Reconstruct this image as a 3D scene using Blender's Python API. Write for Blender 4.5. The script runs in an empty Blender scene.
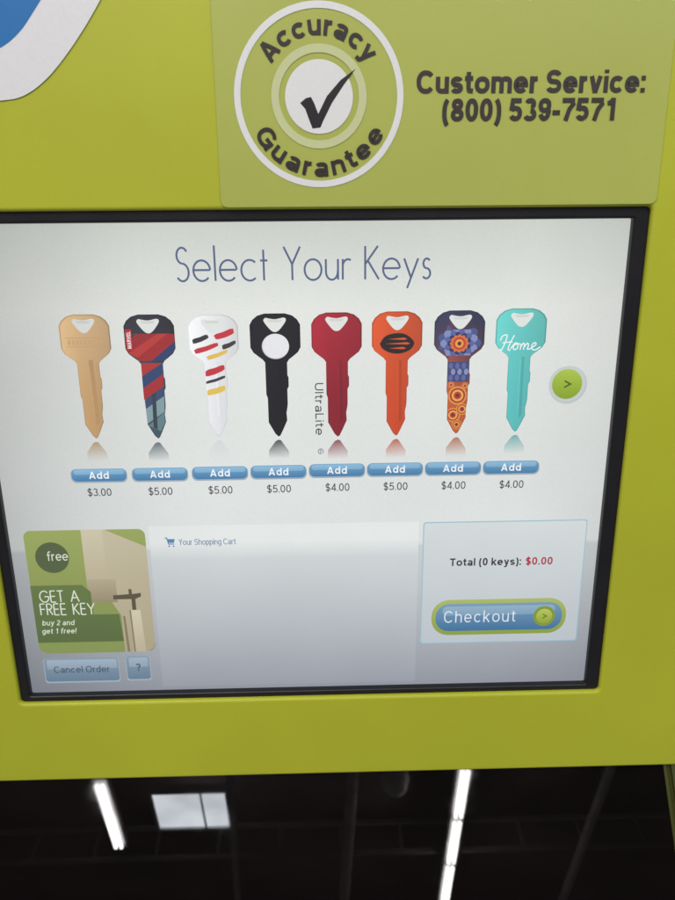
import bpy, math, random
from mathutils import Vector, Matrix
random.seed(4)
S=bpy.context.scene
col=S.collection
S.view_settings.view_transform='Standard'; S.view_settings.look='None'
S.view_settings.exposure=0; S.view_settings.gamma=1

# ---------------------------------------------------------------- camera geometry
F=690.0; D=0.41
Hh=Vector((1,-0.0155,0.02)).normalized()
V0=Vector((23.4,2400,690)).normalized()
V0=(V0-Hh*V0.dot(Hh)).normalized()
N0=Hh.cross(V0)
CR=Vector((Hh.x,N0.x,-V0.x)); CD=Vector((Hh.y,N0.y,-V0.y)); CF=Vector((Hh.z,N0.z,-V0.z))
CP=Vector((0,-D,0))
TILT=math.radians(10)
ROOT=Matrix.Translation((0,0,1.5))@Matrix.Rotation(-TILT,4,'X')
def ray(px,py): return CR*(px-337.5)+CD*(py-450)+CF*F
def L(px,py,y=0.0):
    r=ray(px,py); t=(y-CP.y)/r.y; p=CP+r*t; return (p.x,p.z)
def s2l(c):
    out=[]
    for v in c[:3]:
        v=max(0,min(255,v))/255
        out.append(v/12.92 if v<=.04045 else ((v+.055)/1.055)**2.4)
    return out

# ---------------------------------------------------------------- materials
def newmat(n):
    m=bpy.data.materials.new(n); m.use_nodes=True
    return m,m.node_tree,m.node_tree.nodes['Principled BSDF']
def noise(nt,scale,detail=3,rough=.5):
    tc=nt.nodes.new('ShaderNodeTexCoord'); n=nt.nodes.new('ShaderNodeTexNoise')
    n.inputs['Scale'].default_value=scale; n.inputs['Detail'].default_value=detail
    n.inputs['Roughness'].default_value=rough
    nt.links.new(tc.outputs['Object'],n.inputs['Vector']); return n
def ramp(nt,src,a,b,p0=.3,p1=.7):
    r=nt.nodes.new('ShaderNodeMapRange')
    r.inputs['From Min'].default_value=p0; r.inputs['From Max'].default_value=p1
    r.inputs['To Min'].default_value=a; r.inputs['To Max'].default_value=b
    nt.links.new(src,r.inputs['Value']); return r.outputs['Result']
def mulcol(nt,c,fac):
    v=nt.nodes.new('ShaderNodeVectorMath'); v.operation='SCALE'
    if isinstance(c,(list,tuple)): v.inputs[0].default_value=c[:3]
    else: nt.links.new(c,v.inputs[0])
    nt.links.new(fac,v.inputs['Scale']); return v.outputs[0]
def paint(n,c,rough=.45,spec=.4,scale=9,amt=.05,bump=0.0,metal=0,rv=0):
    m,nt,b=newmat(n)
    nz=noise(nt,scale,5)
    f=ramp(nt,nz.outputs['Fac'],1-amt,1+amt)
    nt.links.new(mulcol(nt,c,f),b.inputs['Base Color'])
    b.inputs['Roughness'].default_value=rough; b.inputs['Specular IOR Level'].default_value=spec
    b.inputs['Metallic'].default_value=metal
    if rv:
        n4=noise(nt,22,7,.7); nt.links.new(ramp(nt,n4.outputs['Fac'],rough-rv,rough+rv),b.inputs['Roughness'])
    if bump:
        n2=noise(nt,900,2); bp=nt.nodes.new('ShaderNodeBump'); bp.inputs['Strength'].default_value=bump
        bp.inputs['Distance'].default_value=.0003
        nt.links.new(n2.outputs['Fac'],bp.inputs['Height']); nt.links.new(bp.outputs['Normal'],b.inputs['Normal'])
    return m
M_green=paint('green_paint',(.46,.49,.03),.42,.4,6,.06,.12,0,.1)
M_black=paint('black_plastic',(.010,.010,.014),.35,.4,40,.2,.1)
def attrmat(n,emit):
    m,nt,b=newmat(n)
    a=nt.nodes.new('ShaderNodeAttribute'); a.attribute_name='Col'
    nz=noise(nt,1400 if emit else 700,2)
    f=ramp(nt,nz.outputs['Fac'],.97 if emit else .98,1.03 if emit else 1.02)
    c=mulcol(nt,a.outputs['Color'],f)
    if emit:
        n3=noise(nt,11,4); c=mulcol(nt,c,ramp(nt,n3.outputs['Fac'],.97,1.03))
        b.inputs['Base Color'].default_value=(.012,.012,.014,1); b.inputs['Roughness'].default_value=.4
        b.inputs['Specular IOR Level'].default_value=.25
        nt.links.new(c,b.inputs['Emission Color']); b.inputs['Emission Strength'].default_value=.95
    else:
        nt.links.new(c,b.inputs['Base Color']); b.inputs['Roughness'].default_value=.4
        b.inputs['Specular IOR Level'].default_value=.4
    return m
M_lcd=attrmat('lcd_display',True)
M_print=attrmat('printed_vinyl',False)
m,nt,b=newmat('black_acrylic'); M_acr=m
b.inputs['Base Color'].default_value=(.004,.0032,.0035,1)
nz=noise(nt,14,6,.65); nt.links.new(ramp(nt,nz.outputs['Fac'],.0,.05,.4,.75),b.inputs['Roughness'])
b.inputs['Specular IOR Level'].default_value=.55
def emat(n,c,s):
    m,nt,b=newmat(n); b.inputs['Emission Color'].default_value=(*c,1); b.inputs['Emission Strength'].default_value=s
    nz=noise(nt,2,2); nt.links.new(ramp(nt,nz.outputs['Fac'],s*.8,s*1.2),b.inputs['Emission Strength'])
    return m
M_tube=emat('lamp_tube',(1,.97,.95),34)
M_sky=emat('skylight_diffuser',(.88,.94,1),13)

# ---------------------------------------------------------------- objects
def link(o,parent=None):
    col.objects.link(o)
    if parent: o.parent=parent
    return o
kiosk=bpy.data.objects.new('key_kiosk',None); link(kiosk); kiosk.matrix_world=ROOT
kiosk.empty_display_size=.1
kiosk['label']='lime green key duplicating kiosk with touch screen and black glossy console'
kiosk['category']='kiosk'

def area(p): return sum(p[i][0]*p[(i+1)%len(p)][1]-p[(i+1)%len(p)][0]*p[i][1] for i in range(len(p)))/2
WASH=(198,204,204)
class Draw:
    def __init__(s,y,dy=.00010,wash=.05): s.y=y; s.dy=dy; s.v=[];s.f=[];s.c=[]; s.w=wash
    def up(s): s.y-=s.dy
    def col_(s,c,p):
        c=c(p[0],p[1]) if callable(c) else c
        return s2l(tuple(c[i]*(1-s.w)+WASH[i]*s.w for i in range(3)))
    def poly(s,pts,c,up=True):
        if area(pts)<0: pts=pts[::-1]
        i=len(s.v)
        for p in pts:
            s.v.append((p[0],s.y,p[1])); s.c.append(s.col_(c,p))
        s.f.append(tuple(range(i,i+len(pts))))
        if up: s.up()
    def mesh(s,vs,fs,c):
        i=len(s.v)
        for p in vs:
            s.v.append((p[0],s.y,p[1])); s.c.append(s.col_(c,p))
        for f in fs:
            q=[vs[k] for k in f]; g=[i+k for k in f]
            if area(q)<0: g=g[::-1]
            s.f.append(tuple(g))
        s.up()
    def ring(s,cx,cz,r0,r1,c,n=96):
        vs=[];fs=[]
        for k in range(n):
            a=2*math.pi*k/n
            vs+= [(cx+r0*math.cos(a),cz+r0*math.sin(a)),(cx+r1*math.cos(a),cz+r1*math.sin(a))]
            j=2*((k+1)%n); fs.append((2*k,2*k+1,j+1,j))
        s.mesh(vs,fs,c)
    def disc(s,cx,cz,r,c,n=64): s.poly([(cx+r*math.cos(2*math.pi*k/n),cz+r*math.sin(2*math.pi*k/n)) for k in range(n)],c)
    def stroke(s,lines,w,c):
        for ln in lines:
            n=len(ln); Lf=[];Rt=[]
            closed=n>6 and math.hypot(ln[0][0]-ln[-1][0],ln[0][1]-ln[-1][1])<w*.05
            for i,p in enumerate(ln):
                a=ln[i-1] if i>0 else (ln[-2] if closed else p)
                b_=ln[i+1] if i<n-1 else (ln[1] if closed else p)
                d1=(p[0]-a[0],p[1]-a[1]); d2=(b_[0]-p[0],b_[1]-p[1])
                l1=math.hypot(*d1); l2=math.hypot(*d2)
                if l1<1e-9: d1,l1=d2,l2
                if l2<1e-9: d2,l2=d1,l1
                u1=(d1[0]/l1,d1[1]/l1); u2=(d2[0]/l2,d2[1]/l2)
                tx,tz=u1[0]+u2[0],u1[1]+u2[1]; l=math.hypot(tx,tz) or 1
                tx/=l; tz/=l; cs=max(.45,tx*u1[0]+tz*u1[1])
                nx,nz_=-tz*w/2/cs,tx*w/2/cs
                Lf.append((p[0]+nx,p[1]+nz_)); Rt.append((p[0]-nx,p[1]-nz_))
            vs=Lf+Rt; fs=[(i,i+1,n+i+1,n+i) for i in range(n-1)]
            s.mesh(vs,fs,c); s.y+=s.dy*.9
        s.y-=s.dy
    def obj(s,name,mat,parent,label=None):
        me=bpy.data.meshes.new(name); me.from_pydata(s.v,[],s.f)
        at=me.color_attributes.new('Col','FLOAT_COLOR','POINT')
        for i,c in enumerate(s.c): at.data[i].color=(*c,1)
        me.materials.append(mat); o=bpy.data.objects.new(name,me); link(o,parent)
        if label: o['label']=label
        return o
class Patch:
    def __init__(s,px,py,y):
        s.x0,s.z0=L(px,py,y); s.sx=L(px+1,py,y)[0]-s.x0; s.sz=s.z0-L(px,py+1,y)[1]
    def m(s,dx,dy): return (s.x0+dx*s.sx, s.z0-dy*s.sz)
    def P(s,pts): return [s.m(*p) for p in pts]
def rrect(x0,z0,x1,z1,r,n=6):
    r=min(r,abs(x1-x0)/2*.999,abs(z1-z0)/2*.999); out=[]
    for cx,cz,a in ((x1-r,z1-r,0),(x0+r,z1-r,90),(x0+r,z0+r,180),(x1-r,z0+r,270)):
        for k in range(n+1):
            t=math.radians(a+90*k/n); out.append((cx+r*math.cos(t),cz+r*math.sin(t)))
    return out
def prr(px,py,w,h,r,y):
    p=Patch(px,py,y); a=p.m(-w/2,h/2); b_=p.m(w/2,-h/2)
    return rrect(a[0],a[1],b_[0],b_[1],r*p.sx)

# grotesque stroke alphabet, centre lines depend on the stroke weight w (cap height = 1)
def sa(cx,cy,rx,ry,a0,a1,n=26):
    out=[]
    for k in range(n+1):
        t=math.radians(a0+(a1-a0)*k/n); c,s_=math.cos(t),math.sin(t)
        out.append((cx+rx*math.copysign(abs(c)**.9,c),cy+ry*math.copysign(abs(s_)**.9,s_)))
    return out
def gl(ch,w):
    h=w/2; X=.73
    def lob(W,H_,yb=0):
        ry=(H_-w)/4; rx=W/2-h
        return [sa(W/2,yb+H_-h-ry,rx*.95,ry,20,270)+sa(W/2,yb+h+ry,rx,ry,90,-160)]
    def bowl(x): return sa(x+.3,X/2,.31-h,X/2-h,0,360)
    T={
    'o':(.68,[sa(.34,X/2,.34-h,X/2-h,0,360,36)]),
    'n':(.6,[[(h,0),(h,X)],[(h,X*.5)]+sa(.3,X-.27,.3-h,.27-h,180,0)+[(.6-h,0)]]),
    'm':(.94,[[(h,0),(h,X)],[(h,X*.5)]+sa(.235+h/2,X-.25,.235-h/2,.25-h,180,0,14)+[(.47,0)],[(.47,X*.5)]+sa(.705-h/2,X-.25,.235-h/2,.25-h,180,0,14)+[(.94-h,0)]]),
    'u':(.6,[[(h,X)]+sa(.3,.27,.3-h,.27-h,180,360)+[(.6-h,X*.5)],[(.6-h,X),(.6-h,0)]]),
    'r':(.38,[[(h,0),(h,X)],[(h,X*.45)]+sa(.36,X-.29,.36-h,.29-h,180,92,12)]),
    's':(.57,lob(.57,X)),
    'S':(.70,lob(.70,1)),
    'e':(.66,[[(w*.6,X/2),(.66-h,X/2)]+sa(.33,X/2,.33-h,X/2-h,6,318,30)]),
    'c':(.62,[sa(.33,X/2,.33-h,X/2-h,42,318)]),
    'C':(.80,[sa(.42,.5,.42-h,.5-h,38,322,32)]),
    'G':(.82,[sa(.42,.5,.42-h,.5-h,38,345,32),[(.44,.45),(.82,.45)],[(.82-h,.5),(.82-h,0)]]),
    'O':(.84,[sa(.42,.5,.42-h,.5-h,0,360,36)]),
    'a':(.62,[[(.6-h,0)]+sa(.31,X-.22,.29-h,.22-h,0,160),sa(.28,.215,.28-h,.215-h*.95,0,360)]),
    't':(.38,[[(.17,.93),(.17,h+.12),(.21,h+.02),(.38,h)],[(0,X-h*.8),(.37,X-h*.8)]]),
    'i':(w,[[(h,0),(h,X)],[(h,.86),(h,1)]]),
    'l':(w,[[(h,0),(h,1)]]),
    'v':(.6,[[(h,X),(.3,0)],[(.6-h,X),(.3,0)]]),
    'y':(.6,[[(h,X),(.31,.06)],[(.6-h,X),(.29,-.12),(.22,-.27+h),(.05,-.27+h)]]),
    'A':(.76,[[(h*.9,0),(.38,1-h*.3)],[(.76-h*.9,0),(.38,1-h*.3)],[(.16,.28),(.6,.28)]]),
    'd':(.62,[bowl(0),[(.62-h,0),(.62-h,1)]]),
    'b':(.62,[bowl(.02),[(h,0),(h,1)]]),
    'p':(.62,[bowl(.02),[(h,-.27),(h,X)]]),
    'g':(.62,[bowl(0),[(.62-h,X)]+[(.62-h,.0)]+sa(.31,-.06,.31-h,.21-h,0,-150,12)]),
    'h':(.6,[[(h,0),(h,1)],[(h,X*.5)]+sa(.3,X-.27,.3-h,.27-h,180,0)+[(.6-h,0)]]),
    'k':(.58,[[(h,0),(h,1)],[(.52,X),(h,.26)],[(.22,.42),(.55,0)]]),
    'f':(.42,[[(.17,0),(.17,.84)]+sa(.38,.84,.21,.21-h,180,75,8),[(0,X-h-.03),(.36,X-h-.03)]]),
    'Y':(.7,[[(h,1),(.35,.42)],[(.7-h,1),(.35,.42)],[(.35,.46),(.35,0)]]),
    'L':(.54,[[(h,0),(h,1)],[(h,h),(.54,h)]]),
    'T':(.64,[[(0,1-h),(.64,1-h)],[(.32,1),(.32,0)]]),
    'E':(.6,[[(h,0),(h,1)],[(h,h),(.6,h)],[(h,1-h),(.59,1-h)],[(h,.52),(.56,.52)]]),
    'R':(.68,[[(h,0),(h,1)],[(h,1-h),(.35,1-h)]+sa(.38,.74,.28-h,.26-h,85,-85,12)+[(h,.48)],[(.4,.48),(.66,0)]]),
    'M':(.82,[[(h,0),(h,1)],[(.82-h,0),(.82-h,1)],[(h,1),(.41,.1)],[(.82-h,1),(.41,.1)]]),
    'V':(.68,[[(h,1),(.34,0)],[(.68-h,1),(.34,0)]]),
    'U':(.72,[[(h,1)]+sa(.36,.34,.36-h,.34-h,180,360)+[(.72-h,1)]]),
    '0':(.58,[sa(.29,.5,.29-h,.5-h,0,360,32)]),
    '1':(.52,[[(.36,0),(.36,1)],[(.1,.76),(.24,.79),(.35,.96)]]),
    '2':(.58,[sa(.29,.7,.29-h,.3-h,165,-30)+[(.1,h*1.6)],[(.04,h),(.57,h)]]),
    '3':(.58,[sa(.28,.75,.26-h,.25-h,160,-80,18),sa(.28,.28,.3-h,.28-h,85,-160,18)]),
    '4':(.58,[[(.43,0),(.43,1)],[(.43,.97),(h,.28)],[(0,.27),(.58,.27)]]),
    '5':(.58,[[(.53,1-h),(.13,1-h)],[(.15,1),(.09,.46)],sa(.28,.33,.3-h,.33-h,145,-155,20)]),
    '7':(.58,[[(.01,1-h),(.57,1-h)],[(.55,1-w),(.34,.5),(.2,0)]]),
    '8':(.58,[sa(.29,.745,.26-h,.255-h,0,360),sa(.29,.28,.29-h,.28-h,0,360)]),
    '9':(.58,[sa(.29,.68,.29-h,.32-h,0,360),sa(.29,.5,.29-h,.5-h,0,-150)]),
    '$':(.58,lob(.58,.98)+[[(.29,-.1),(.29,1.08)]]),
    '(':(.32,[sa(.42,.38,.42-h,.66,122,238,14)]),
    ')':(.32,[sa(-.1,.38,.42-h,.66,58,-58,14)]),
    ':':(w,[[(h,0),(h,w)],[(h,X-w),(h,X)]]),
    '.':(w,[[(h,0),(h,w)]]),
    '-':(.34,[[(0,.36),(.34,.36)]]),
    '!':(w,[[(h,0),(h,w)],[(h,.3),(h,1)]]),
    '?':(.55,[sa(.27,.74,.27-h,.26-h,170,-60,14)+[(.27,.28)],[(.27,0),(.27,w)]]),
    ' ':(.22,[])}
    return T[ch]
def layout(s,w,gap):
    x=0; ls=[]
    for ch in s:
        a,lines=gl(ch,w); ls+=[[(x+q[0],q[1]) for q in ln] for ln in lines]; x+=a+gap
    return x-gap,ls
def text(d,s,px,py,w,cap,c,y,wt=.12,shear=0,rot=0,gap=.11,flip=False):
    W,ls=layout(s,wt,gap); p=Patch(px,py,y); ca,sa_=math.cos(rot),math.sin(rot); out=[]
    for ln in ls:
        o=[]
        for a,b_ in ln:
            a2=(a/W-.5)*w+shear*b_*cap; b2=(b_-.5)*cap
            if flip: b2=-b2
            o.append(p.m(a2*ca-b2*sa_,-(a2*sa_+b2*ca)))
        out.append(o)
    d.stroke(out,wt*cap*(p.sz+p.sx)/2,c)

def arc(cx,cy,rx,ry,a0,a1,n=22): return [(cx+rx*math.cos(math.radians(a0+(a1-a0)*k/n)),cy+ry*math.sin(math.radians(a0+(a1-a0)*k/n))) for k in range(n+1)]
G={
'S':(.47,[arc(.25,.765,.19,.235,30,270)+arc(.23,.265,.22,.265,90,-145)]),
'e':(.62,[[(.02,.33),(.60,.33)],arc(.31,.31,.30,.31,4,318)]),
'l':(.04,[[(.02,0),(.02,1.06)]]),
'c':(.55,[arc(.31,.31,.30,.31,48,312)]),
't':(.26,[[(.12,0),(.12,.92)],[(0,.6),(.26,.6)]]),
'Y':(.58,[[(0,1),(.29,.48)],[(.58,1),(.29,.48)],[(.29,.5),(.29,0)]]),
'o':(.62,[arc(.31,.31,.30,.31,0,360,40)]),
'u':(.46,[[(.01,.62),(.01,.24)]+arc(.22,.24,.21,.24,182,358)+[(.44,.3)],[(.44,.62),(.44,0)]]),
'r':(.22,[[(.01,0),(.01,.62)],arc(.2,.4,.19,.21,180,60)]),
'K':(.5,[[(.01,0),(.01,1)],[(.46,1),(.02,.47)],[(.1,.57),(.5,0)]]),
'y':(.5,[[(0,.62),(.26,.02)],[(.5,.62),(.12,-.28)]]),
's':(.32,[arc(.17,.465,.12,.145,35,270)+arc(.16,.165,.14,.155,90,-145)]),
'G':(.75,[arc(.4,.5,.38,.5,42,360),[(.78,.5),(.42,.5)]]),
'E':(.42,[[(.42,1),(.01,1)],[(.01,1),(.01,0)],[(.01,0),(.42,0)],[(.01,.52),(.4,.52)]]),
'T':(.5,[[(0,1),(.5,1)],[(.25,1),(.25,0)]]),
'A':(.66,[[(0,0),(.33,1)],[(.33,1),(.66,0)],[(.13,.36),(.53,.36)]]),
'F':(.4,[[(.4,1),(.01,1)],[(.01,1),(.01,0)],[(.01,.52),(.38,.52)]]),
'R':(.44,[[(.01,0),(.01,1)],[(.01,1),(.2,1)]+arc(.2,.75,.22,.25,85,-85)+[(.01,.5)],[(.18,.5),(.44,0)]]),
' ':(.30,[])}
def ltext(d,s,px,py,w,caph,c,y,sw,gap=.14):
    x=0;ls=[]
    for ch in s:
        a,lines=G[ch]; ls+=[[(x+q[0],q[1]) for q in ln] for ln in lines]; x+=a+gap
    x-=gap; p=Patch(px,py,y)
    d.stroke([[p.m((q[0]/x-.5)*w,-q[1]*caph) for q in ln] for ln in ls],sw*p.sx,c)
def cr(pts,n=6):
    out=[]
    P=[pts[0]]+list(pts)+[pts[-1]]
    for i in range(1,len(P)-2):
        for k in range(n):
            t=k/n; q=[]
            for j in (0,1):
                a,b_,c,e=P[i-1][j],P[i][j],P[i+1][j],P[i+2][j]
                q.append(.5*((2*b_)+(-a+c)*t+(2*a-5*b_+4*c-e)*t*t+(-a+3*b_-3*c+e)*t**3))
            out.append(tuple(q))
    out.append(pts[-1]); return out

def slab(name,loops,yfront,thick,bev,mat,parent,res=4):
    cu=bpy.data.curves.new(name,'CURVE'); cu.dimensions='2D'; cu.fill_mode='BOTH'
    for lp in loops:
        sp=cu.splines.new('POLY'); sp.points.add(len(lp)-1)
        for i,q in enumerate(lp): sp.points[i].co=(q[0],q[1],0,1)
        sp.use_cyclic_u=True
    cu.extrude=thick/2-bev; cu.bevel_depth=bev; cu.bevel_resolution=res; cu.offset=-bev
    o=bpy.data.objects.new('t',cu); col.objects.link(o)
    dg=bpy.context.evaluated_depsgraph_get(); me=bpy.data.meshes.new_from_object(o.evaluated_get(dg))
    bpy.data.objects.remove(o); bpy.data.curves.remove(cu)
    for v in me.vertices:
        x,yy,z=v.co; v.co=(x,-z+yfront+thick/2,yy)
    me.name=name; me.materials.clear(); me.materials.append(mat)
    return link(bpy.data.objects.new(name,me),parent)
import bmesh
def boxmesh(name,lo,hi,mat,parent=None,bev=0.0,extra=()):
    bm=bmesh.new()
    for l_,h_ in ((lo,hi),)+tuple(extra):
        r=bmesh.ops.create_cube(bm,size=1)
        for v in r['verts']: v.co=Vector([ (l_[i]+h_[i])/2+v.co[i]*(h_[i]-l_[i]) for i in range(3)])
    if bev: bmesh.ops.bevel(bm,geom=bm.edges[:],offset=bev,segments=3,affect='EDGES')
    me=bpy.data.meshes.new(name); bm.to_mesh(me); bm.free(); me.materials.append(mat)
    return link(bpy.data.objects.new(name,me),parent)

# ---------------------------------------------------------------- cabinet face
YS=.0075; YB=.003
bx0=L(20,705)[0]; bx1=L(653,206)[0]; bz1=L(653,206)[1]; bz0=L(310,698)[1]
sx0=L(32,689,YS)[0]; sx1=L(631,219,YS)[0]; sz1=L(400,220.5,YS)[1]; sz0=L(310,686.5,YS)[1]
zb=L(337,774)[1]
X1=.36; X0=-.40
hole=rrect(bx0,bz0,bx1,bz1,.003)
slab('front_panel',[rrect(X0,zb,X1,.42,.012),hole],0,.02,.0022,M_green,kiosk,6)
slab('screen_bezel',[rrect(bx0-.004,bz0-.004,bx1+.004,bz1+.004,.002),rrect(sx0,sz0,sx1,sz1,.001)],YB,.008,.0014,M_black,kiosk)

# ---------------------------------------------------------------- touch screen
def lerp(a,b,t): t=max(0,min(1,t)); return tuple(a[i]+(b[i]-a[i])*t for i in range(3))
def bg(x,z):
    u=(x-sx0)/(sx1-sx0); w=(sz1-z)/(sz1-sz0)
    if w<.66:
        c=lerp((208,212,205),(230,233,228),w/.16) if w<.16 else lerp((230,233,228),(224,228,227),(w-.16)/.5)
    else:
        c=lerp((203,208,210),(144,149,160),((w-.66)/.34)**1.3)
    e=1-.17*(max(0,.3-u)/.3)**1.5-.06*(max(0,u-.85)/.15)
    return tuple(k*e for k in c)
d=Draw(YS)
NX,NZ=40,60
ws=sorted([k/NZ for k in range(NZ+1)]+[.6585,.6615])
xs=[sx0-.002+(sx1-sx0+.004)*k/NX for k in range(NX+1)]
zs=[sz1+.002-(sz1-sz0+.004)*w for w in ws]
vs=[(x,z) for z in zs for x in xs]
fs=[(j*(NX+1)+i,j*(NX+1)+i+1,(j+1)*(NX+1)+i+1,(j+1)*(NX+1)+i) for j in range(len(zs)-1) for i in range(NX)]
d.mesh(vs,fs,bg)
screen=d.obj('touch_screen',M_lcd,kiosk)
YC=YS-.0003
def D2(): return Draw(YC,wash=.09)

d=D2(); ltext(d,'Select Your Keys',304,280,254,33,(80,94,132),YC,2.0); d.obj('title_lettering',M_lcd,screen)

KO=[(-10,0),(10,0),(17,2),(22,6),(24.8,11),(24.8,33),(22,38),(17,42),(13,45),(11,48),(11,61),(12,63),(12,72),(10.5,75),(10.5,90),(10,94),(9,99),(9.5,107),(5,117),(2,123),(0,124),(-3,121),(-9.5,109),(-9.5,84),(-10.8,80),(-10.8,48),(-13,45),(-17,42),(-22,38),(-24.8,33),(-24.8,11),(-22,6),(-17,2)]
HOLE=cr([(-9,4),(0,5.5),(9,4),(11,6.5),(8,11.5),(3.5,16.5),(0,17.8),(-3.5,16.5),(-8,11.5),(-11,6.5),(-9,4)],4)[:-1]
keys=[(89.5,316,440,(212,174,126),(194,152,102),'plain tan metal key picture'),
(153,316,440,(44,42,52),(60,80,92),'red and dark blue patterned key picture'),
(215.5,316,438,(238,239,241),(232,233,237),'white key picture with red, black and yellow print'),
(276.5,315,438,(22,20,27),(18,17,22),'black key picture with white round patch'),
(337,314,438,(164,32,46),(132,22,36),'dark red key picture'),
(396.5,313,437,(214,78,38),(204,66,30),'orange key picture with black emblem'),
(458,312,435,(48,48,78),(196,84,44),'navy and orange flower patterned key picture'),
(518.5,310,433,(98,202,196),(84,190,188),'turquoise key picture with white script')]
for i,(kx,ty,by,c1,c2,lab) in enumerate(keys):
    my=(ty+by)/2; P=Patch(kx,my,YC); sc=(by-ty)/124
    K=lambda pts,P=P,sc=sc,ty=ty,my=my: [P.m(a,(ty+b_*sc)-my) for a,b_ in pts]
    d=D2()
    zt=P.m(0,ty-my)[1]; zb_=P.m(0,by-my)[1]
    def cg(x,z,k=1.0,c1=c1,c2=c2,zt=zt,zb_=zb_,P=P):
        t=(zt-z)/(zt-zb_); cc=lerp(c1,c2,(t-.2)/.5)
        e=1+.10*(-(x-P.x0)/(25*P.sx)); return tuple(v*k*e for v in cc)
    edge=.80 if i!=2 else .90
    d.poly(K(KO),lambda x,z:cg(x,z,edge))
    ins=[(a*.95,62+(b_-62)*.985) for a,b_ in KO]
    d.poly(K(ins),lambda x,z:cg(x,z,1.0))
    if i not in (1,6):
        gc=(lambda x,z:cg(x,z,.88)) if i not in (2,) else (226,227,231)
        d.poly(K([(2,47),(5,47),(5.5,106),(3,110)]),gc)
        d.poly(K([(.6,50),(1.8,50),(1.8,104),(.6,102)]),lambda x,z:tuple(min(255,v*1.05) for v in cg(x,z,1.0)))
    if i==0:
        d.poly(K([(1,44),(5.5,44),(6,106),(2,110)]),(184,142,94))
        d.poly(K([(8,48),(10.5,48),(10.5,74),(8,74)]),(194,154,106))
        for yy in (22,30.5): d.poly(K([(-19,yy),(19,yy),(19,yy+.9),(-19,yy+.9)]),(200,160,112))
        for a in range(-17,17,4): d.poly(K([(a,24.5),(a+2.6,24.5),(a+2.6,29),(a,29)]),(202,162,115),up=False)
        d.up()
    if i==1:
        # plain diagonal facets in red, dark blue and slate
        for pts,cc in (([(-24,17),(-12,18),(-24,30)],(60,58,70)),([(-14,18.5),(8,18.5),(-22,37),(-24,32)],(150,40,44)),
            ([(8,18.5),(18,18.5),(-14,42),(-22,37)],(184,52,50)),([(18,18.5),(24.5,19),(24.5,26),(0,45),(-12,45),(-14,42)],(160,38,42)),
            ([(24.5,26),(24.5,34),(13,45),(0,45)],(42,58,100)),
            ([(-10.5,47),(10.8,47),(-10.5,60)],(176,46,46)),([(10.8,47),(10.8,58),(-10.5,72),(-10.5,60)],(44,62,106)),
            ([(10.8,58),(10.4,70),(-10.4,84),(-10.5,72)],(166,40,44)),([(10.4,70),(10.2,80),(-9.4,93),(-9.8,84)],(52,70,104)),
            ([(10,80),(9.4,96),(-9,108),(-9.4,93)],(128,156,162)),([(8.6,97),(9,107),(4,116),(-8,110)],(96,124,134)),
            ([(-2,78),(2,76),(1,114),(-3,112)],(44,58,70))): d.poly(K(pts),cc)
        d.poly(K([(-23,14),(-17,14),(-17,34),(-23,34)]),(186,40,46))
        text(d,'MARVEL',kx-23.4,ty+23.8,17,4.0,(236,230,230),YC,.18,0,math.pi/2)
    if i==2:
        # loose red, black and yellow brush dabs
        for pts,cc in (([(-21,24),(-6,19),(-4,23),(-20,29)],(50,48,54)),([(0,20),(20,13),(21,19),(3,25)],(198,48,58)),
            ([(-20,34),(4,27),(5,31),(-18,39)],(198,48,58)),([(8,30),(22,25),(22,29),(9,35)],(58,54,60)),([(-8,41),(14,34),(13,38),(-6,45)],(228,190,80)),
            ([(-9.5,55),(9.5,49),(10,55),(-9.5,62)],(196,48,56)),([(-9.5,66),(10,60),(10,63),(-9.5,69)],(56,52,58)),([(-9,75),(9.5,70),(9.5,76),(-9,81)],(230,192,78))):
            n_=len(pts); pr_=[]
            for q in range(n_):
                a0,b0=pts[q]; a1,b1=pts[(q+1)%n_]
                pr_+=[(a0*.85+a1*.15,b0*.85+b1*.15),((a0+a1)/2,(b0+b1)/2+.5*(-1)**q),(a0*.15+a1*.85,b0*.15+b1*.85)]
            d.poly(K(pr_),cc)
    if i==3:
        d.poly(K(arc(0,32,13.5,12.5,0,360,36)[:-1]),(196,197,204))
        d.poly(K(arc(.4,31.6,13,12,0,360,36)[:-1]),(234,234,238))
    if i==5:
        em=cr([(-17,31),(-12,24),(-3,21),(7,21.5),(14,26),(17,31),(13,37),(4,40.5),(-6,40),(-14,36),(-17,31)],4)[:-1]
        d.poly(K(em),(34,26,28))
        for yy,a0,a1 in ((26.5,-9,10),(31,-12,13),(35.5,-8,9)):
            d.poly(K([(a0,yy),(a1-3,yy-1.4),(a1,yy),(a1-3,yy+.9)]),(214,84,44))
    if i==6:
        cl=lambda pts:[(max(-24,min(24,a)),max(18.5 if abs(a)<11 else 3,min(44 if abs(a)<14 else 38,b_))) for a,b_ in pts]
        for R_,n_,cc,o_ in ((22,9,(70,82,140),0),(19,9,(126,138,188),.35),(15,9,(84,94,156),0),(12,9,(44,46,88),.35),(9.5,12,(216,108,54),0)):
            for k in range(n_):
                t=2*math.pi*k/n_+o_
                pts=[]
                for q in range(14):
                    u=2*math.pi*q/14; rr=R_*.6+R_*.4*math.cos(u); ww=R_*.26*math.sin(u)
                    pts.append((rr*math.cos(t)-ww*math.sin(t),32+.95*(rr*math.sin(t)+ww*math.cos(t))))
                d.poly(K(cl(pts)),cc,up=False); d.y-=.000008
        for R_,cc in ((6.2,(190,58,42)),(4.2,(236,156,66)),(2.0,(92,34,44))): d.poly(K(arc(0,32,R_,R_,0,360,20)[:-1]),cc)
        d.poly(K([(-10.4,50),(10.6,50),(10.6,70),(-10.4,70)]),(60,66,112))
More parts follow.
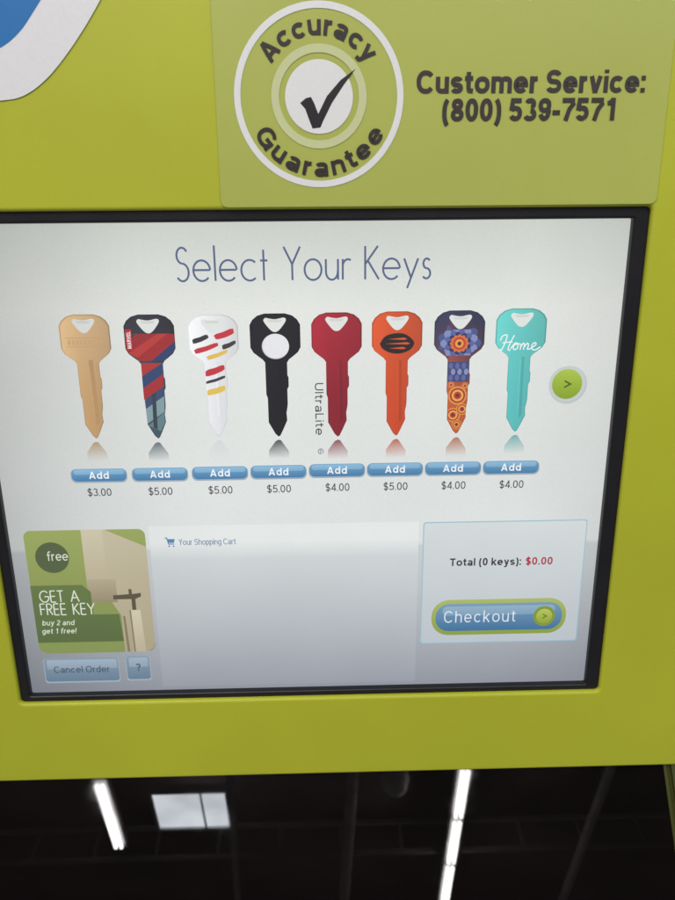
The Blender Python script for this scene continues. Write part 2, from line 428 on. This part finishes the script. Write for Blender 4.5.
        for k in range(3):
            for dx in (-6.5,0,6.5): d.poly(K(arc(dx+(k%2)*2.4-1.2,54+6*k,2.2,3.2,0,360,10)[:-1]),(132,142,192) if (k+int(dx))%2 else (86,98,160),up=False); d.y-=.000008
        lim=lambda y_: 10 if y_<84 else (9 if y_<108 else max(0.5,9-(y_-108)*.6))
        for (a,b_,r_) in ((0,84,9.5),(-4,104,7.5),(5,98,6),(0,114,5),(-7,73,3.4),(7,74,3.4)):
            for q,cc in ((1,(226,146,62)),(.82,(176,50,40)),(.62,(236,176,78)),(.42,(186,58,40)),(.2,(110,34,40))):
                pts=[(x_,min(121,y_)) for x_,y_ in arc(a,b_,r_*q,r_*q,0,360,18)[:-1]]
                d.poly(K([(max(-lim(y_),min(lim(y_),x_)),y_) for x_,y_ in pts]),cc,up=False); d.y-=.000015
    if i==7:
        def hs(pts): return K(cr([( -20+a*40, 41-b_*16) for a,b_ in pts],5))
        d.stroke([hs([(.0,.62),(.05,.9),(.16,.95),(.12,.5),(.04,.05),(0,.1)]),
                  hs([(.34,.95),(.26,.55),(.20,.1),(.26,.02)]),hs([(.06,.48),(.17,.52),(.30,.55)]),
                  hs([(.26,.1),(.36,.45),(.44,.4),(.42,.12),(.34,.08),(.34,.32),(.44,.42),(.52,.38)]),
                  hs([(.52,.38),(.50,.05)]),hs([(.50,.2),(.57,.45),(.60,.35),(.58,.05)]),hs([(.59,.2),(.67,.45),(.70,.32),(.68,.08),(.76,.12)]),
                  hs([(.76,.12),(.88,.35),(.86,.48),(.79,.35),(.80,.08),(.88,.04),(1.0,.22)])],1.15*P.sx,(246,251,251))
    d.poly(K(HOLE),bg)
    d.poly(K([(-8,6),(8,6),(5,8.5),(-5,8.5)]),lambda x,z:tuple(v*.93 for v in bg(x,z)))
    zr0=P.m(0,(ty+127*sc)-my)[1]; zr1=P.m(0,(ty+147*sc)-my)[1]
    mc=tuple(v*.85 for v in c2) if i!=2 else (214,216,220)
    def rc(x,z,mc=mc): return lerp(lerp(bg(x,z),mc,.75),bg(x,z),(zr0-z)/(zr0-zr1))
    d.poly(K([(0,127),(2.5,127.6),(10,139),(10.5,147),(-10.5,147),(-10,138),(-3,128.5)]),rc)
    if i==4:
        text(d,'UltraLite',kx-17.5,409,52,8.5,(58,56,62),YC,.13,0,-math.pi/2,.13)
        text(d,'e',kx-17.3,451,6,8,(150,152,158),YC,.13,0,-math.pi/2,flip=True)
    d.obj('key_picture',M_lcd,screen,lab)

add=[(99,475),(160,474),(220,472.7),(278.5,471.5),(337,470),(395,469),(453,468),(511,467)]
pr=['$3.00','$5.00','$5.00','$5.00','$4.00','$5.00','$4.00','$4.00']
def grad(ca,cb,za,zb2): return lambda x,z: lerp(ca,cb,(za-z)/(za-zb2))
def button(d,px,py,w,h,r,ca,cb):
    P=Patch(px,py,YC)
    d.poly(prr(px,py+.8,w+1.5,h+1.5,r,YC),(158,172,186))
    d.poly(prr(px,py,w,h,r,YC),grad(ca,cb,P.m(0,-h/2)[1],P.m(0,h/2)[1]))
    d.poly(prr(px,py-h*.24,w-4,h*.4,r*.5,YC),grad(tuple(min(255,c+28) for c in ca),tuple(c+6 for c in ca),P.m(0,-h*.45)[1],P.m(0,0)[1]))
for (ax,ay),s in zip(add,pr):
    d=D2(); button(d,ax,ay,55,12.5,5.5,(112,162,198),(58,118,168))
    text(d,'Add',ax,ay,20,7.3,(246,249,253),YC,.18,0,0,.14); d.obj('add_button',M_lcd,screen)
    d=D2(); text(d,s,ax+.5,ay+17.2,24,7.6,(56,60,68),YC,.13); d.obj('price_lettering',M_lcd,screen)

def arrow_disc(d,px,py,r,ringc,ca,cb,tc,ts):
    P=Patch(px,py,YC); R=P.sx
    d.disc(P.x0,P.z0,(r+3)*R,ringc)
    d.disc(P.x0,P.z0,r*R,grad(ca,cb,P.z0+r*R,P.z0-r*R))
    d.stroke([P.P([(-ts*.5,-ts*.6),(ts*.6,0),(-ts*.5,ts*.6)])],1.4*R*(r/15+.15),tc)
d=D2(); P=Patch(567,384,YC)
d.disc(P.x0+.0006,P.z0-.0006,19*P.sx,(190,198,200)); arrow_disc(d,567,384,15,(200,206,204),(172,198,66),(128,160,28),(70,84,30),5.5)
d.obj('next_button',M_lcd,screen)

# cart panel
d=D2(); d.w=.05
xa=L(155,600,YC)[0]; xb=L(417,600,YC)[0]; za=L(285,524,YC)[1]; z2=L(285,684,YC)[1]
def cartc(x,z):
    c=bg(x,z); return tuple(min(255,v*1.03+3) for v in c)
n=10
for k in range(n):
    a=za+(z2-za)*k/n; e=za+(z2-za)*(k+1)/n
    d.poly([(xa,e),(xb,e),(xb,a),(xa,a)],cartc,up=False)
d.up()
P=Patch(170,542,YC); c=(86,132,172)
d.stroke([P.P([(-5,-4),(-3,-4),(-1.5,2),(4,2)])],1.1*P.sx,c)
d.poly(P.P([(-2.5,-3),(5,-3),(4,.8),(-1.5,.8)]),c)
d.disc(*P.m(-1,4),.9*P.sx,c,10); d.disc(*P.m(3.5,4),.9*P.sx,c,10)
text(d,'Your Shopping Cart',207.5,541.3,57,6.0,(122,146,172),YC,.13)
d.obj('cart_panel',M_lcd,screen)

# total panel
d=D2(); P=Patch(502,583,YC)
d.poly(prr(502,583,160,121,3,YC),(150,194,212))
def totc(x,z): return tuple(min(255,v*1.01+2) for v in lerp((212,218,218),(186,194,202),(P.m(0,-60)[1]-z)/(P.sz*120)))
d.poly(prr(502,583,158,119,2.5,YC),totc)
text(d,'Total (0 keys):',485.5,561.5,71,7.6,(40,42,50),YC,.19,gap=.10)
text(d,'$0.00',539,560.5,27,7.6,(172,40,62),YC,.19,gap=.10)
d.obj('total_panel',M_lcd,screen)
d=Draw(YC-.0008,wash=.08); P=Patch(498.5,616,YC)
d.poly(prr(498.5,616,134,35,17.5,YC),grad((172,186,98),(134,156,52),P.m(0,-18)[1],P.m(0,18)[1]))
d.poly(prr(498.5,616,126,27,13.5,YC),grad((118,156,186),(52,106,154),P.m(0,-14)[1],P.m(0,14)[1]))
d.poly(prr(498.5,609.5,112,9,4.5,YC),grad((148,178,200),(114,156,188),P.m(0,-12)[1],P.m(0,0)[1]))
text(d,'Checkout',479.5,615.5,71,11.6,(232,238,243),YC,.095,0,0,.26)
arrow_disc(d,543.5,615,8,(124,148,50),(186,202,84),(140,164,40),(80,90,30),3.6)
d.obj('checkout_button',M_lcd,screen)

# advert card
d=D2(); d.w=.10; P=Patch(91,592.5,YC)
card=prr(91,592.5,119,122,7,YC)
cx0=P.m(-59.5,0)[0]; cx1=P.m(59.5,0)[0]; cz1=P.m(0,-61)[1]; cz0=P.m(0,61)[1]
def clipcard(pts): return [(max(cx0,min(cx1,x)),max(cz0,min(cz1,z))) for x,z in pts]
R=lambda pts:clipcard(P.P(pts))
d.poly(card,grad((150,164,84),(120,136,66),cz1,cz0))
d.poly(R([(-3,-61),(20,-61),(38,-53),(59.5,-44),(59.5,52),(58,58),(52,61),(28,61),(28,24),(20,10),(-3,10)]),grad((198,188,158),(170,158,126),cz1,cz0))
d.poly(R([(-3,-61),(18,-61),(18,-20),(-3,-14)]),grad((206,197,168),(188,176,146),cz1,P.m(0,-14)[1]))
d.poly(R([(-3,-13),(26,-13),(26,10),(-3,10)]),grad((178,166,134),(146,134,104),P.m(0,-13)[1],P.m(0,10)[1]))
d.poly(R([(-59.5,-8),(-8,-8),(0,-1),(0,22),(26,22),(28,50),(-59.5,50)]),grad((92,114,56),(78,98,48),P.m(0,-8)[1],P.m(0,50)[1]))
d.poly(R([(22,3),(38,2),(38,-3),(41,-3),(41,2),(50,1),(50,4.5),(44,7),(44,18),(40,18),(40,7),(22,7)]),(84,70,54))
d.poly(R([(30,24),(32,24),(33.5,61),(31,61)]),(126,112,84))
d.poly(R([(38,18),(48,18),(50,61),(39,61)]),grad((212,202,174),(186,174,144),P.m(0,18)[1],cz0))
d.poly(R([(37,18),(38.6,18),(39.6,61),(38,61)]),(132,118,90))
d.poly(R([(-59.5,50),(28,50),(28,61),(-52,61),(-58,58)]),(128,144,72))
x_,z_=P.m(-33.5,-35.5); d.disc(x_,z_,16.5*P.sx,(74,88,52))
text(d,'free',58,555.5,21,9,(226,232,216),YC,.11)
ltext(d,'GET A',60.5,601,39,11,(226,232,218),YC,1.2,.16)
ltext(d,'FREE KEY',69,613.5,54,11,(226,232,218),YC,1.2,.16)
G2=(216,224,206)
text(d,'buy 2 and',59,621.3,32,5.2,G2,YC,.16,.2); text(d,'get 1 free!',60,629.3,34,5.2,G2,YC,.16,.2)
d.obj('advert_card',M_lcd,screen)
d=D2(); button(d,82,669.5,74,23,3,(130,150,168),(94,120,144)); text(d,'Cancel Order',82,669,56,6.6,(64,84,110),YC,.15); d.obj('cancel_button',M_lcd,screen)
d=D2(); button(d,138.5,667.5,23,23,3,(130,150,168),(94,120,144)); text(d,'?',138.5,667,5,7.5,(62,82,108),YC,.18); d.obj('help_button',M_lcd,screen)

# ---------------------------------------------------------------- sign and logo decals
px0=L(221,206)[0]; px1=L(656,203)[0]; pz0=L(437,206)[1]
M_sign=paint('sign_vinyl',(.43,.475,.10),.36,.45,8,.04,.1,0,.06)
sign=slab('sign_plate',[rrect(px0,pz0,px1,.30,.004)],-.0009,.001,.0003,M_sign,kiosk)
YG=-.0012
d=Draw(YG,.00003,0); P=Patch(319,97,YG); R=P.sx*.985
W=(230,230,236); X,Z=P.x0,P.z0
d.ring(X,Z,79.5*R,86*R,W,128); d.ring(X,Z,40.5*R,48.5*R,(202,208,160),96); d.disc(X,Z,34.5*R,W)
ck=[(-19,6),(-13,1),(-8,0),(-5,6),(-1,17),(8,-1),(22,-17),(37,-28),(25,-12),(13,6),(4,24),(1,31),(-7,32),(-11,21),(-14,12)]
d.poly([P.m(*q) for q in ck],(34,30,38))
def bent(s,rb,cap,span,top,wt=.2):
    Wd,ls=layout(s,wt,.10); out=[]
    for ln in ls:
        q=[ln[0]]
        for a,b_ in zip(ln,ln[1:]):
            n=max(1,int(math.hypot(b_[0]-a[0],b_[1]-a[1])/.12))
            q+=[(a[0]+(b_[0]-a[0])*k/n,a[1]+(b_[1]-a[1])*k/n) for k in range(1,n+1)]
        o=[]
        for x_,y_ in q:
            a=math.radians((x_/Wd-.5)*span); yy=y_*cap
            if top: t=math.pi/2-a; r=rb+yy
            else: t=-math.pi/2+a; r=rb-yy
            o.append((X+r*R*math.cos(t),Z+r*R*math.sin(t)))
        out.append(o)
    d.stroke(out,wt*cap*R,(50,44,46))
bent('Accuracy',56,19,114,True); bent('Guarantee',75.5,19,128,False)
d.obj('guarantee_emblem',M_print,sign)
d=Draw(YG,.00003,0)
text(d,'Customer Service:',531.5,81.5,229,23,(56,49,50),YG,.2,gap=.075)
text(d,'(800) 539-7571',529.5,109.5,174,22.5,(56,49,50),YG,.2,gap=.075)
d.obj('service_lettering',M_print,sign)

d=Draw(-.0006,.0001,0); f=lambda pts:[L(a,b_) for a,b_ in pts]
d.poly(f([(-160,-120),(-160,118)]+cr([(-60,106),(0,101),(24,96),(46,80),(66,56),(86,26),(103,-4)],6)+[(150,-90),(150,-120)]),(226,226,234))
d.poly(f([(-160,-120),(-160,58)]+cr([(-60,56),(-12,52),(6,45),(22,30),(34,12),(44,-4)],6)+[(90,-90),(90,-120)]),(28,112,184))
d.obj('logo_decal',M_print,kiosk)

# ---------------------------------------------------------------- glossy console under the face
rel=math.radians(32)
top=Vector((0,.010,zb+.002)); dn=Vector((0,-math.sin(rel),-math.cos(rel))); nn=Vector((0,-math.cos(rel),math.sin(rel)))
def cons(name,x0,x1,ln,th,lift,mat,bev=.002):
    o=boxmesh(name,(x0,0,-ln),(x1,th,0),mat,kiosk,bev)
    o.matrix_local=Matrix.Translation(top+nn*lift)@Matrix.Rotation(-rel,4,'X')
    return o
xr=L(648,790)[0]
cons('console_panel',X0,xr+.012,.30,.006,0,M_acr,.001)
M_green_shade=paint('shaded_green_plastic',(.05,.055,.008),.3,.4,6,.1)  # kiosk green darkened in its base colour to stand for shadow on the side
cons('console_side',xr+.013,X1,.30,.03,.002,M_green_shade,.004)
boxmesh('cabinet_body',(X0+.01,.03,zb-.30),(X1-.01,.45,.40),M_green,kiosk,.01)

# ---------------------------------------------------------------- ceiling mirrored in the console
ROT=ROOT.to_3x3()
wn=(ROT@nn).normalized(); wt=ROOT@top; cw=ROOT@CP
HC=4.6
def refl(px,py,h=HC):
    r=(ROT@ray(px,py)).normalized(); t=(wt-cw).dot(wn)/r.dot(wn); p=cw+r*t
    q=r-2*r.dot(wn)*wn; k=(h-p.z)/q.z; return p+q*k
M_house=paint('fixture_metal',(.5,.5,.5),.5,.4,5,.1)
M_joist=paint('joist_paint',(.28,.24,.23),.6,.3,3,.2)
M_deck=paint('ceiling_deck_paint',(.18,.12,.12),.8,.2,.8,.75)
M_pipe=paint('pipe_paint',(.55,.5,.48),.4,.4,4,.2)
def fixture(x,ya,yb,w):
    e=bpy.data.objects.new('ceiling_light',None); link(e); e.location=(x,(ya+yb)/2,HC)
    e['label']='long white fluorescent strip light hanging under the ceiling'; e['category']='ceiling light'; e['group']='strip lights under the ceiling'
    l=abs(yb-ya)
    boxmesh('housing',(-w*.7,-l/2,.03),(w*.7,l/2,.10),M_house,e,.01)
    n=max(1,round(l/.9)); g=.045
    for k in range(n):
        a=-l/2+l*k/n+g; b_=-l/2+l*(k+1)/n-g
        boxmesh('lamp_tube',(-w*.42,a,-.02),(-w*.12,b_,.012),M_tube,e,.006,(((w*.12,a,-.02),(w*.42,b_,.012)),))
a=refl(98,782); b2=refl(120,850); fixture((a.x+b2.x)/2,a.y,b2.y,.10)
a=refl(465,768); b2=refl(445,905); fixture((a.x+b2.x)/2,a.y,b2.y,.10)
q=[refl(155,793),refl(225,793),refl(225,826),refl(160,826)]
x0=min(v.x for v in q);x1=max(v.x for v in q);y0=min(v.y for v in q);y1=max(v.y for v in q)
e=bpy.data.objects.new('skylight',None); link(e); e.location=((x0+x1)/2,(y0+y1)/2,HC)
e['label']='pale rectangular skylight panel in the dark ceiling'; e['category']='skylight'
hx,hy=(x1-x0)/2,(y1-y0)/2
boxmesh('pane',(-hx,-hy,0),(hx,hy,.03),M_sky,e,.005)
boxmesh('frame',(-hx-.03,-hy-.04,-.02),(hx+.03,-hy,.05),M_house,e,0,(((-hx-.03,hy,-.02),(hx+.03,hy+.04,.05)),((-hx-.03,-hy,-.02),(-hx,hy,.05)),((hx,-hy,-.02),(hx+.03,hy,.05)),((hx*.3,-hy,-.02),(hx*.3+.018,hy,-.002))))
ce=boxmesh('ceiling',(-7,-14,HC+.55),(7,.6,HC+.6),M_deck); ce['kind']='structure'
for y_ in (-3.1,-5.0,-7.1,-9.4):
    j=boxmesh('ceiling_joist',(-6.5,y_,HC+.14),(6.5,y_+.05,HC+.18),M_joist,None,0,(((-6.5,y_,HC+.46),(6.5,y_+.05,HC+.50)),)+tuple(((-6.4+q_*.65,y_+.01,HC+.18),(-6.37+q_*.65,y_+.04,HC+.46)) for q_ in range(20)))
    j['label']='painted steel open web joist running under the ceiling deck'; j['category']='ceiling joist'; j['group']='steel joists under the ceiling'
def lathe(name,prof,mat,parent=None,axis='Z',n=24):
    bm=bmesh.new(); rings=[]
    for r_,h_ in prof:
        rings.append([bm.verts.new(((r_*math.cos(2*math.pi*k/n),r_*math.sin(2*math.pi*k/n),h_) if axis=='Z' else (r_*math.cos(2*math.pi*k/n),h_,r_*math.sin(2*math.pi*k/n)))) for k in range(n)])
    for A,B in zip(rings,rings[1:]):
        for k in range(n): bm.faces.new((A[k],A[(k+1)%n],B[(k+1)%n],B[k]))
    bmesh.ops.recalc_face_normals(bm,faces=bm.faces)
    me=bpy.data.meshes.new(name); bm.to_mesh(me); bm.free(); me.materials.append(mat)
    for p in me.polygons: p.use_smooth=True
    return link(bpy.data.objects.new(name,me),parent)
p=refl(395,783); e=bpy.data.objects.new('dome_camera',None); link(e); e.location=(p.x,p.y,HC)
e['label']='small grey ceiling dome camera on a short drop rod'; e['category']='camera'
M_dome=paint('dome_plastic',(.75,.75,.75),.3,.5,5,.1)
lathe('drop_rod',[(.02,.12),(.02,.55)],M_dome,e); lathe('housing',[(.01,.13),(.13,.12),(.14,.03),(.12,.0)],M_dome,e); lathe('dome',[(.12,0),(.11,-.05),(.07,-.10),(.001,-.12)],M_dome,e)
for (px_,r_,o_) in ((300,.06,.5),(215,.035,.2),(560,.045,.3)):
    p=refl(px_,840); o=lathe('ceiling_pipe',[(r_,-4.5),(r_,4.5)],M_pipe,None,'Y'); o.location=(p.x+o_,-6.0,HC+.06); o.rotation_euler=(0,0,random.uniform(-.06,.06))
    o['label']='pale round sprinkler pipe running along the ceiling'; o['category']='pipe'; o['group']='pipes along the ceiling'

# ---------------------------------------------------------------- light
def alight(n,loc,tgt,size,en,c):
    la=bpy.data.lights.new(n,'AREA'); la.shape='RECTANGLE'; la.size=size[0]; la.size_y=size[1]; la.energy=en; la.color=c
    o=bpy.data.objects.new(n,la); col.objects.link(o); o.location=loc
    o.rotation_euler=(Vector(tgt)-Vector(loc)).to_track_quat('-Z','Y').to_euler()
alight('store_light',(-.9,-1.5,3.6),(0,0,1.4),(2.2,1.2),56,(1,.95,.87))
alight('store_light',(1.3,-1.7,3.4),(0,0,1.4),(1.2,1.2),26,(.93,1,.95))
w=bpy.data.worlds.new('World'); S.world=w; w.use_nodes=True
bgn=w.node_tree.nodes['Background']; bgn.inputs[0].default_value=(1,.97,.94,1); bgn.inputs[1].default_value=.20

# ---------------------------------------------------------------- camera
cd=bpy.data.cameras.new('camera'); cam=bpy.data.objects.new('camera',cd); col.objects.link(cam); S.camera=cam
cd.sensor_fit='VERTICAL'; cd.sensor_height=36; cd.lens=F/900*36; cd.clip_start=.01; cd.clip_end=200
Ml=Matrix((( CR.x,-CD.x,-CF.x,CP.x),(CR.y,-CD.y,-CF.y,CP.y),(CR.z,-CD.z,-CF.z,CP.z),(0,0,0,1)))
cam.matrix_world=ROOT@Ml
cd.dof.use_dof=True; cd.dof.focus_distance=.43; cd.dof.aperture_fstop=15
